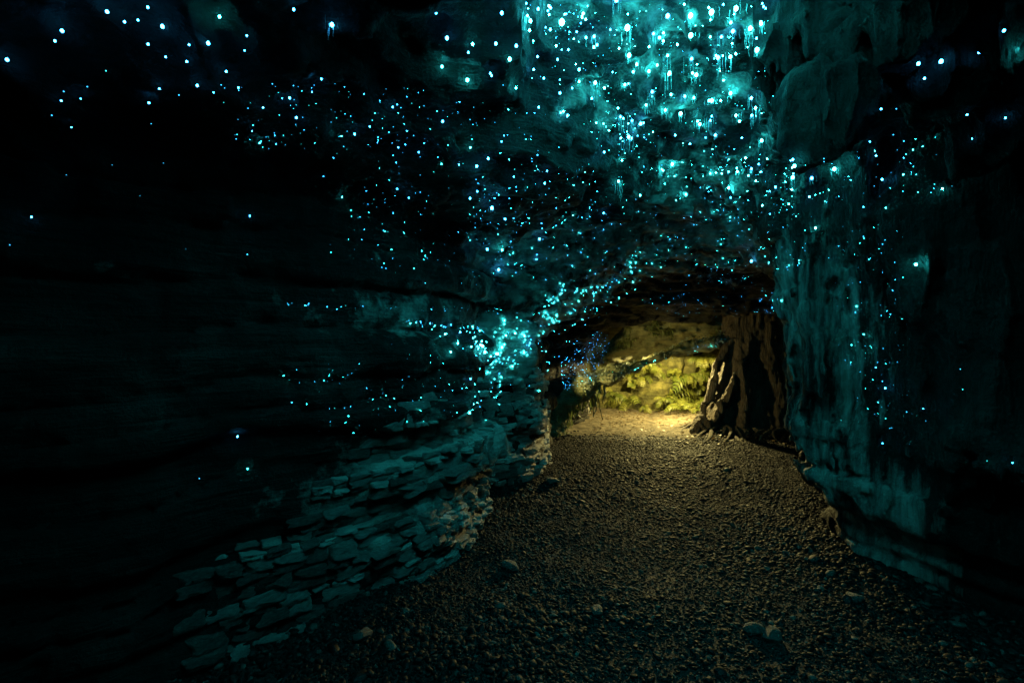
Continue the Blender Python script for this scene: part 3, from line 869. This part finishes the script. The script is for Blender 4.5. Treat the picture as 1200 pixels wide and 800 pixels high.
def frond_mesh(seed, L=0.6, pairs=17):
    g = np.random.default_rng(seed)
    sp = spline([(0, 0, 0), (0.30*L, 0, 0.26*L), (0.66*L, 0.02, 0.26*L), (0.95*L, 0.03, 0.02*L)], 30)
    parts = [tube(sp, np.linspace(0.006, 0.002, 30), 5)]
    V, F = [], []
    for i in range(pairs):
        f = 0.12 + 0.86*i/(pairs-1); k = min(int(f*29), 28)
        p = sp[k]; d = sp[k+1]-sp[k]; d /= np.linalg.norm(d)
        ln = 0.27*L*math.sin(math.pi*min(1, 0.18+0.8*(1-f)))*g.uniform(0.85, 1.1)
        for sgn in (-1, 1):
            out = np.array([0.35, sgn*1.0, -0.15]) + 0.25*d; out /= np.linalg.norm(out)
            w = 0.032*L
            dn = np.array([0, 0, -0.35*ln*g.uniform(0.4, 1.4)])
            a, b = p - d*w*0.5, p + d*w*0.5
            m0 = p + out*ln*0.5 - d*w*0.75 + np.array([0, 0, 0.02]); m1 = p + out*ln*0.5 + d*w*0.75 + np.array([0, 0, 0.02])
            e0 = p + out*ln + dn - d*w*0.12; e1 = p + out*ln + dn + d*w*0.12
            o = len(V); V += [a, b, m1, m0, e1, e0]
            F += [(o, o+1, o+2, o+3), (o+3, o+2, o+4, o+5)]
    parts.append((np.array(V), np.array(F)))
    v, q = join(parts)
    me = np_mesh('frond', v, q); me.materials.append(M_FERN)
    return me
FR = [frond_mesh(60+i, L) for i, L in enumerate((0.42, 0.5, 0.58, 0.5, 0.66))]
FR.append(frond_mesh(80, 0.3, 12))
gfern = random.Random(77)
def fern(p, nrm, n, size, label, group):
    p = p + nrm*0.06
    t = empty('fern', p)
    tag(t, label, 'fern', group)
    up = Vector((0, 0, 1))
    for i in range(n):
        a = 2*math.pi*(i+gfern.uniform(-.3, .3))/n
        d = Vector((math.cos(a), math.sin(a), 0))
        d = (d + nrm*1.1).normalized() if nrm.z < 0.8 else d
        o = link('frond', gfern.choice(FR), None, t)
        o.rotation_mode = 'QUATERNION'
        z = (up*0.9 + nrm*0.4).normalized()
        y = z.cross(d).normalized(); x = y.cross(z).normalized()
        o.rotation_quaternion = Matrix((x, y, z)).transposed().to_quaternion() @ Euler((gfern.uniform(-.4, .4), gfern.uniform(-.5, .4), gfern.uniform(-.3, .3))).to_quaternion()
        o.scale = (size*gfern.uniform(0.7, 1.15),)*3
def place_fern(px, py, n, size, label, group, Y=None):
    r = px_ray(px, py).normalized()
    if Y is None:
        # start the search beyond the slab and log
        o0 = CAM + px_ray(px, py)*8.2
        hit = BVH.ray_cast(o0, r, 6)
        if hit[0] is None: return
        p, nr = hit[0], hit[1]
        if nr.dot(r) > 0: nr = -nr
    else:
        p = at(px, py, Y); nr = Vector((0, 0, 1))
        if p.z < 0.5: p.z = float(floor_z(p.x, p.y))
    fern(p, nr, n, size, label, group)
WALLG = 'ferns on the back wall'
for px, py in [(735, 440), (760, 440), (785, 440), (812, 438), (840, 432), (852, 442), (742, 470), (758, 478),
               (775, 470), (790, 464), (720, 464), (754, 446), (801, 440), (844, 446), (806, 468), (838, 458), (850, 462), (768, 425), (828, 420), (848, 415), (815, 452)]:
    place_fern(px + gfern.uniform(-3, 3), py + gfern.uniform(-3, 3), gfern.choice((6, 7, 8)), gfern.uniform(0.4, 1.1), 'yellow lit fern on the back wall, ' + ('close under the leaning slab' if py < 433 else 'halfway up' if py < 461 else 'at its foot'), WALLG)
for px, py, Y in [(800, 486, 9.2), (812, 480, 9.4), (822, 484, 9.1), (830, 476, 9.5), (838, 484, 9.0), (795, 478, 9.6)]:
    place_fern(px, py, 9, gfern.uniform(0.5, 0.7), 'bright green low fern on the chamber floor left of the tree', 'ferns on the chamber floor', Y)
for px, py, Y in [(795, 368, 8.1), (808, 368, 8.1), (822, 370, 8.1), (840, 374, 8.1), (780, 367, 8.0)]:
    place_fern(px, py, 6, 0.42, 'dim small fern on top of the leaning slab', 'ferns on the slab', Y)

def broad_leaf(seed):
    g = np.random.default_rng(seed); L = 0.26
    V, F = [], []
    n = 7
    for i in range(n):
        f = i/(n-1); w = 0.36*L*math.sin(math.pi*min(1, 0.06+0.94*f))**0.8*(1-0.25*f)
        x = L*f*(1-0.18*f); z = 0.35*L*math.sin(f*2.2) - 0.25*L*f*f
        V += [(x, -w, z+0.25*w), (x, 0, z), (x, w, z+0.25*w)]
    for i in range(n-1):
        o = i*3; F += [(o, o+1, o+4, o+3), (o+1, o+2, o+5, o+4)]
    V = np.array(V) + g.normal(0, 0.005, (len(V), 3))
    me = np_mesh('leaf', V, np.array(F)); me.materials.append(M_FERN)
    return me
BL = [broad_leaf(i) for i in range(4)]
for px, py, sz in [(742, 448, 0.8), (778, 462, 0.8), (793, 436, 1.0), (818, 430, 0.9), (846, 425, 1.0), (826, 466, 0.7)]:
    r = px_ray(px, py).normalized()
    hit = BVH.ray_cast(CAM + px_ray(px, py)*8.2, r, 6)
    if hit[0] is None: continue
    nr = -hit[1] if hit[1].dot(r) > 0 else hit[1]
    t = empty('leafy_plant', hit[0] + nr*0.05)
    tag(t, 'broad leaved yellow lit plant on the back wall, ' + ('under the leaning slab' if py < 440 else 'among the lower ferns'), 'plant', 'leafy plants on the back wall')
    for i in range(9):
        o = link('leaf', gfern.choice(BL), None, t)
        a = 2*math.pi*i/9 + gfern.uniform(-.4, .4)
        side = nr.cross(Vector((0, 0, 1))).normalized(); up = side.cross(nr).normalized()
        d = (side*math.cos(a) + up*math.sin(a)*0.9 + nr*gfern.uniform(0.3, 1.0)).normalized()
        y = nr.cross(d).normalized(); z = d.cross(y)
        o.rotation_mode = 'QUATERNION'
        o.rotation_quaternion = Matrix((d, y, z)).transposed().to_quaternion()
        o.scale = (sz*gfern.uniform(0.7, 1.2),)*3
# fallen leaves on the dirt
gl = np.random.default_rng(44); nL = 1500
lx = gl.uniform(1.4, 4.4, nL); ly = gl.uniform(6.6, 9.8, nL)
Pl = np.stack([lx, ly, floor_z(lx, ly) + 0.022 + gl.uniform(0, 0.012, nL)], 1)
an = gl.uniform(0, 6.28, nL); sz = gl.uniform(0.012, 0.035, nL)[:, None]
u = np.stack([np.cos(an), np.sin(an), gl.normal(0, 0.25, nL)], 1)*sz; v = np.stack([-np.sin(an), np.cos(an), gl.normal(0, 0.3, nL)], 1)*sz*0.45
Vl = np.stack([Pl-u, Pl+v, Pl+u, Pl-v], 1).reshape(-1, 3)
M_LITTER = leaf_mat('dead_leaf', (0.05, 0.03, 0.012), (0.2, 0.13, 0.05))
tag(link('leaf_litter', np_mesh('leaf_litter', Vl, np.arange(nL*4).reshape(-1, 4), False), M_LITTER), 'small fallen leaves strewn on the dirt floor', 'leaves', None, 'stuff')

# ------------------------------------------------------------------ glowworms
def bulb_mesh(name, mat, sub=2):   # 80 triangles
    bm = bmesh.new(); bmesh.ops.create_icosphere(bm, subdivisions=sub, radius=1.0)
    for v in bm.verts:
        v.co.z *= 1.25
        k = 1 - 0.22*max(0, v.co.z)
        v.co.x *= k; v.co.y *= k
    me = bpy.data.meshes.new(name); bm.to_mesh(me); bm.free(); me.materials.append(mat)
    me.polygons.foreach_set('use_smooth', np.ones(len(me.polygons), bool))
    return me
ME_B = bulb_mesh('glowworm', M_BLUE); ME_T = bulb_mesh('glowworm', M_TEAL)
def thread_geo(seed, n, L, spread):
    g = np.random.default_rng(seed); parts = []
    for i in range(n):
        x, y = g.normal(0, spread, 2); l = L*g.uniform(0.45, 1.1)
        zs = np.linspace(0.01, -l, 22)
        p = np.stack([x + 0.002*np.sin(zs*60+i), y + 0*zs, zs], 1)
        r = np.where(np.arange(22) % 3 == 0, 0.0011, 0.0004)
        parts.append(tube(p, r, 5))
    return join(parts)
THR = []
for i in range(6):
    v, q = thread_geo(i, 6, (0.10, 0.14, 0.2, 0.16, 0.12, 0.24)[i], 0.014)
    me = np_mesh('silk_thread', v, q); me.materials.append(M_SILK); THR.append(me)

# where they shine: (px, py, radius in mm) of the clear ones, then zones that are filled
def P_(s): return [tuple(float(v) for v in t.split(',')) for t in s.split()]
UL = P_('8,67,10 71,28,10 64,41,8 123,6,10 140,18,8 163,21,7 175,1,8 192,30,11 176,47,8 194,63,7 224,51,7 240,48,11 220,67,8 259,21,9 295,40,7 290,58,6 260,81,8 231,95,9 248,104,6 278,97,7 317,96,6 '
        '187,101,7 175,115,8 210,108,6 174,141,5 126,81,6 103,97,6 72,103,6 67,116,7 92,111,6 60,131,6 82,142,6 344,4,9 391,30,13 191,191,4 132,195,4 376,204,5 40,256,7 292,252,7 163,229,4 78,201,4 '
        '377,92,8 343,113,9 305,125,7 351,138,9 385,142,5 296,150,6 322,153,5 276,161,6 400,171,6 416,153,9 432,144,7 407,131,6 460,123,8 441,166,5 10,288,5 213,292,4 289,295,4')
MID = P_('509,16,7 527,41,10 555,46,8 551,57,7 592,7,9 580,45,9 518,80,8 549,91,10 574,79,7 576,88,7 606,51,9 597,70,10 588,98,5 601,102,7 622,80,8 626,66,8 652,66,8 663,59,8 617,35,8 618,16,10 641,34,9 658,24,19 '
        '625,7,9 644,6,9 683,10,9 699,51,9 677,82,10 654,110,9 629,125,8 653,133,8 519,142,8 485,155,5 467,171,6 491,178,6 551,169,6 571,183,9 587,166,6 559,194,9 536,189,6 517,190,5 400,228,5 467,219,6 479,228,6 '
        '557,222,7 550,229,8 574,240,13 591,253,9 635,213,8 581,316,16 632,276,12 588,290,9 570,287,11 627,303,8')
VLT = P_('733,32,18 736,58,13 720,3,13 786,11,14 808,18,15 833,12,16 861,2,14 809,40,15 881,33,13 858,30,12 889,59,13 838,65,13 810,63,11 854,61,11 781,83,14 817,82,14 763,38,10 777,44,9 741,80,9 760,77,10 764,101,11 '
        '800,110,11 835,112,14 860,107,12 882,110,11 797,127,14 750,140,13 776,129,10 819,143,12 791,155,9 734,159,14 786,191,14 722,212,10 721,127,8 838,159,11 809,165,9 895,160,11 885,132,10 890,122,10 873,181,9 '
        '885,196,10 868,200,10 926,204,12 952,206,11 980,196,13 858,219,11 802,227,10 911,219,9 946,230,9 934,192,9 698,91,11 705,103,9 689,116,9 705,178,9 707,248,8 957,267,9 747,228,8 640,5,8')
RGT = P_('1075,72,9 1107,70,10 1139,66,8 1196,61,9 1170,38,8 1081,93,7 1135,130,6 1141,162,5 1051,156,6 1063,165,6 1028,130,6 1050,124,5 1037,211,8 1014,243,6 1105,221,7 1071,196,5 1015,165,6 1023,182,7 1040,245,5 1177,137,6 '
        '1037,285,6 1077,307,9 1011,277,6 884,304,14 1007,359,5 1014,391,5 1021,404,5 1028,431,5 1034,444,6 1038,454,7 1040,491,6 1064,482,6 1086,478,5 1086,492,4 1033,518,6 1053,424,4 1129,433,5 1133,455,5 1189,542,5 '
        '1157,539,4 986,492,4 1007,465,4 1010,330,5 1050,340,4 291,546,5 232,557,5 278,507,7 343,469,4 403,474,5')
ZONES = [  # polygon, count, radius range (mm), teal share, group key
    ([(700, 0), (900, 0), (908, 150), (860, 200), (760, 200), (690, 120), (650, 40)], 130, (3, 10), 0.75, 'vault'),
    ([(600, 0), (720, 0), (700, 110), (620, 100)], 30, (4, 8), 0.3, 'vault'),
    ([(640, 120), (720, 150), (930, 185), (940, 250), (850, 255), (760, 220)], 110, (4, 8), 0.6, 'vault'),
    ([(560, 200), (700, 190), (780, 240), (790, 290), (720, 330), (600, 330), (545, 280)], 150, (3, 6), 0.45, 'shelf'),
    ([(490, 372), (560, 380), (640, 360), (655, 335), (700, 335), (690, 385), (645, 430), (622, 472), (545, 482), (535, 430)], 150, (4, 8), 0.75, 'patch'),
    ([(555, 395), (640, 378), (625, 420), (600, 455), (560, 465)], 45, (5, 12), 0.8, 'patch'),
    ([(635, 330), (700, 335), (690, 365), (640, 380)], 45, (4, 9), 0.9, 'patch'),
    ([(655, 425), (685, 400), (702, 385), (716, 395), (708, 430), (690, 448), (660, 460)], 230, (3, 5.5), 0.1, 'blue'),
    ([(330, 354), (645, 364), (645, 369), (330, 359)], 26, (2.5, 4), 0.3, 'wall'),
    ([(475, 373), (560, 382), (560, 388), (475, 379)], 22, (3, 6), 0.2, 'wall'),
    ([(320, 430), (480, 400), (620, 470), (560, 500), (380, 510)], 60, (2.2, 3.8), 0.5, 'wall'),
    ([(250, 90), (480, 100), (640, 130), (680, 200), (460, 200), (270, 165)], 90, (2.5, 5), 0.35, 'shelf'),
    ([(430, 200), (620, 200), (600, 340), (470, 330), (380, 300)], 60, (2.5, 4.5), 0.4, 'shelf'),
    ([(690, 350), (740, 300), (790, 270), (800, 300), (740, 345), (700, 375)], 50, (4, 7), 0.85, 'mouth'),
    ([(745, 355), (790, 315), (860, 310), (920, 350), (905, 375), (850, 385), (800, 370)], 130, (2.5, 4.5), 0.25, 'mouth'),
    ([(740, 240), (960, 250), (940, 320), (800, 310)], 80, (3, 5), 0.5, 'mouth'),
    ([(690, 441), (735, 431), (800, 411), (860, 392), (860, 398), (800, 417), (735, 438), (690, 449)], 45, (2.5, 5), 0.6, 'log'),
    ([(960, 260), (1060, 260), (1080, 520), (1010, 520), (985, 400)], 60, (2, 3.5), 0.4, 'right'),
    ([(930, 190), (1100, 150), (1120, 230), (950, 240)], 28, (3, 6), 0.35, 'right'),
]
worms = []       # (point, normal, radius, teal, key, bright thread?)
def shoot(px, py):
    d = px_ray(px, py).normalized()
    best = None
    for t, off in [(BVH, None)] + EXTRA:
        h = t.ray_cast(CAM - (off or Vector()), d)
        if h[0] is not None and (best is None or h[3] < best[2]):
            best = (h[0] + (off or Vector()), h[1], h[3])
    if best is None or best[0].z < 0.15: return None
    n = best[1]
    return best[0], (-n if n.dot(d) > 0 else n)
def add_worm(px, py, r, teal, key):
    hit = shoot(px, py)
    if hit is None: return
    p, n = hit
    r = r*0.001*(0.25 + 0.040*min(r, 11))
    q = p + n*(r*1.3 + random.uniform(0.008, 0.02)) + Vector((0, 0, -r))
    worms.append((q, n, r, teal, key))
UL = [(a, b, c*0.78) for a, b, c in UL]
for lst, key, share in ((UL, 'upper', 0.05), (MID, 'mid', 0.2), (VLT, 'vault', 0.68), (RGT, 'right', 0.3)):
    for px, py, r in lst: add_worm(px, py, r, random.random() < share, key)
n_exp = len(worms)
for poly, n, (r0, r1), share, key in ZONES:
    pl = np.array(poly, float); lo = pl.min(0); hi = pl.max(0); c = 0; tries = 0
    n = int(n*2.0) if key != 'patch' else n
    while c < n and tries < 20000:
        tries += 1
        x = random.uniform(lo[0], hi[0]); y = random.uniform(lo[1], hi[1])
        if poly_sd(np.array([x]), np.array([y]), pl)[0] <= 0: continue
        # loose clusters
        if float(vnoise(x*0.045, y*0.045, 9.5)) + random.uniform(-0.7, 0.7) < -0.15: continue
        add_worm(x, y, r0*0.85 + (r1-r0*0.85)*random.random()**2.6, random.random() < share, key); c += 1
for i in range(320):       # the colony goes on overhead; unseen, enlarged lights added to brighten the lower walls
    x = random.uniform(0.25, 1.1); y = random.uniform(0.0, 2.05)
    if poly_sd(np.array([x]), np.array([y]), VAULT)[0] < 0.1: continue
    h = BVH.ray_cast(Vector((x, y, 2.0)), Vector((0, 0, 1)))
    if h[0] is None: continue
    r = random.uniform(0.0052, 0.0112)
    worms.append((h[0] + Vector((0, 0, -0.02-r)), -h[1] if h[1].z > 0 else h[1], r, random.random() < 0.8, 'over'))
LAB = {'upper': ('on the dark ceiling above the layered wall', 'blue lights on the dark ceiling'),
       'mid': ('on the ceiling shelf before the bright vault', 'lights on the ceiling shelf'),
       'vault': ('in the crowded bright vault', 'lights in the bright vault'),
       'right': ('on the fluted wall or its pendants', 'lights on the fluted wall'),
       'shelf': ('on the low ceiling beyond the vault', 'lights on the low ceiling'),
       'patch': ('in the glowing patch on the layered wall', 'lights in the glowing wall patch'),
       'blue': ('in the dense blue cluster above the mossy ledge', 'lights in the dense blue cluster'),
       'wall': ('along a ledge of the layered wall', 'lights along the wall ledges'),
       'log': ('along the top of the mossy ledge', 'lights along the mossy ledge'),
       'mouth': ('on the rock arch over the tree', 'lights around the rock arch')}
order = sorted([i for i in range(len(worms)) if worms[i][4] != 'over'], key=lambda i: -worms[i][2]/(worms[i][0]-CAM).length)
top = set(order[:300])
rest = {(a, b): [] for a in (0, 1) for b in (0, 1)}
rest_thr = []
biggest = order[0]
BV = {}
bm = bmesh.new(); bmesh.ops.create_icosphere(bm, subdivisions=1, radius=1.0)
IV = np.array([v.co[:] for v in bm.verts]); IF = np.array([[v.index for v in f.verts] for f in bm.faces]); bm.free()
for i, (q, n, r, teal, key) in enumerate(worms):
    if i in top:
        o = link('glowworm', ME_T if teal else ME_B)
        o.location = q; o.scale = (r, r, r)
        big = r > 0.0058
        thr = big and n.z < 0.35 and (key == 'vault' or r > 0.0066)
        size = 'large' if r > 0.0068 else 'mid sized' if r > 0.0036 else 'small'
        tag(o, f"{size} {'teal' if teal else 'blue'} glowworm light {LAB[key][0]}{', trailing silk threads' if thr else ''}", 'glowworm', LAB[key][1])
        if thr:
            th = link('silk_thread', THR[i % 6], None, o)
            k = (0.55 if key == 'vault' else 0.25)*random.uniform(0.3, 1.2)
            th.scale = (1.0/r, 1.0/r, k/r)
            th.rotation_euler = (0, 0, random.uniform(0, 6))
    else:
        faint = key not in ('over', 'patch') and random.random() < 0.6
        rest[int(teal), int(faint)].append((IV*r + np.array(q[:]), IF))
keys = [(0, 0), (1, 0), (0, 1), (1, 1)]
geo = [join(rest[k]) for k in keys]
V0, F0 = join(geo)
me = np_mesh('glowworm_colony', V0, F0)
for m_ in (M_BLUE, M_TEAL, M_DBLUE, M_DTEAL): me.materials.append(m_)
me.polygons.foreach_set('material_index', np.repeat(np.arange(4, dtype=np.int32), [len(f) for v, f in geo]))
tag(link('glowworm_colony', me), 'countless pinprick blue glowworm lights on the rock', 'glowworms', None, 'stuff')
print('worms', len(worms), 'explicit', n_exp)
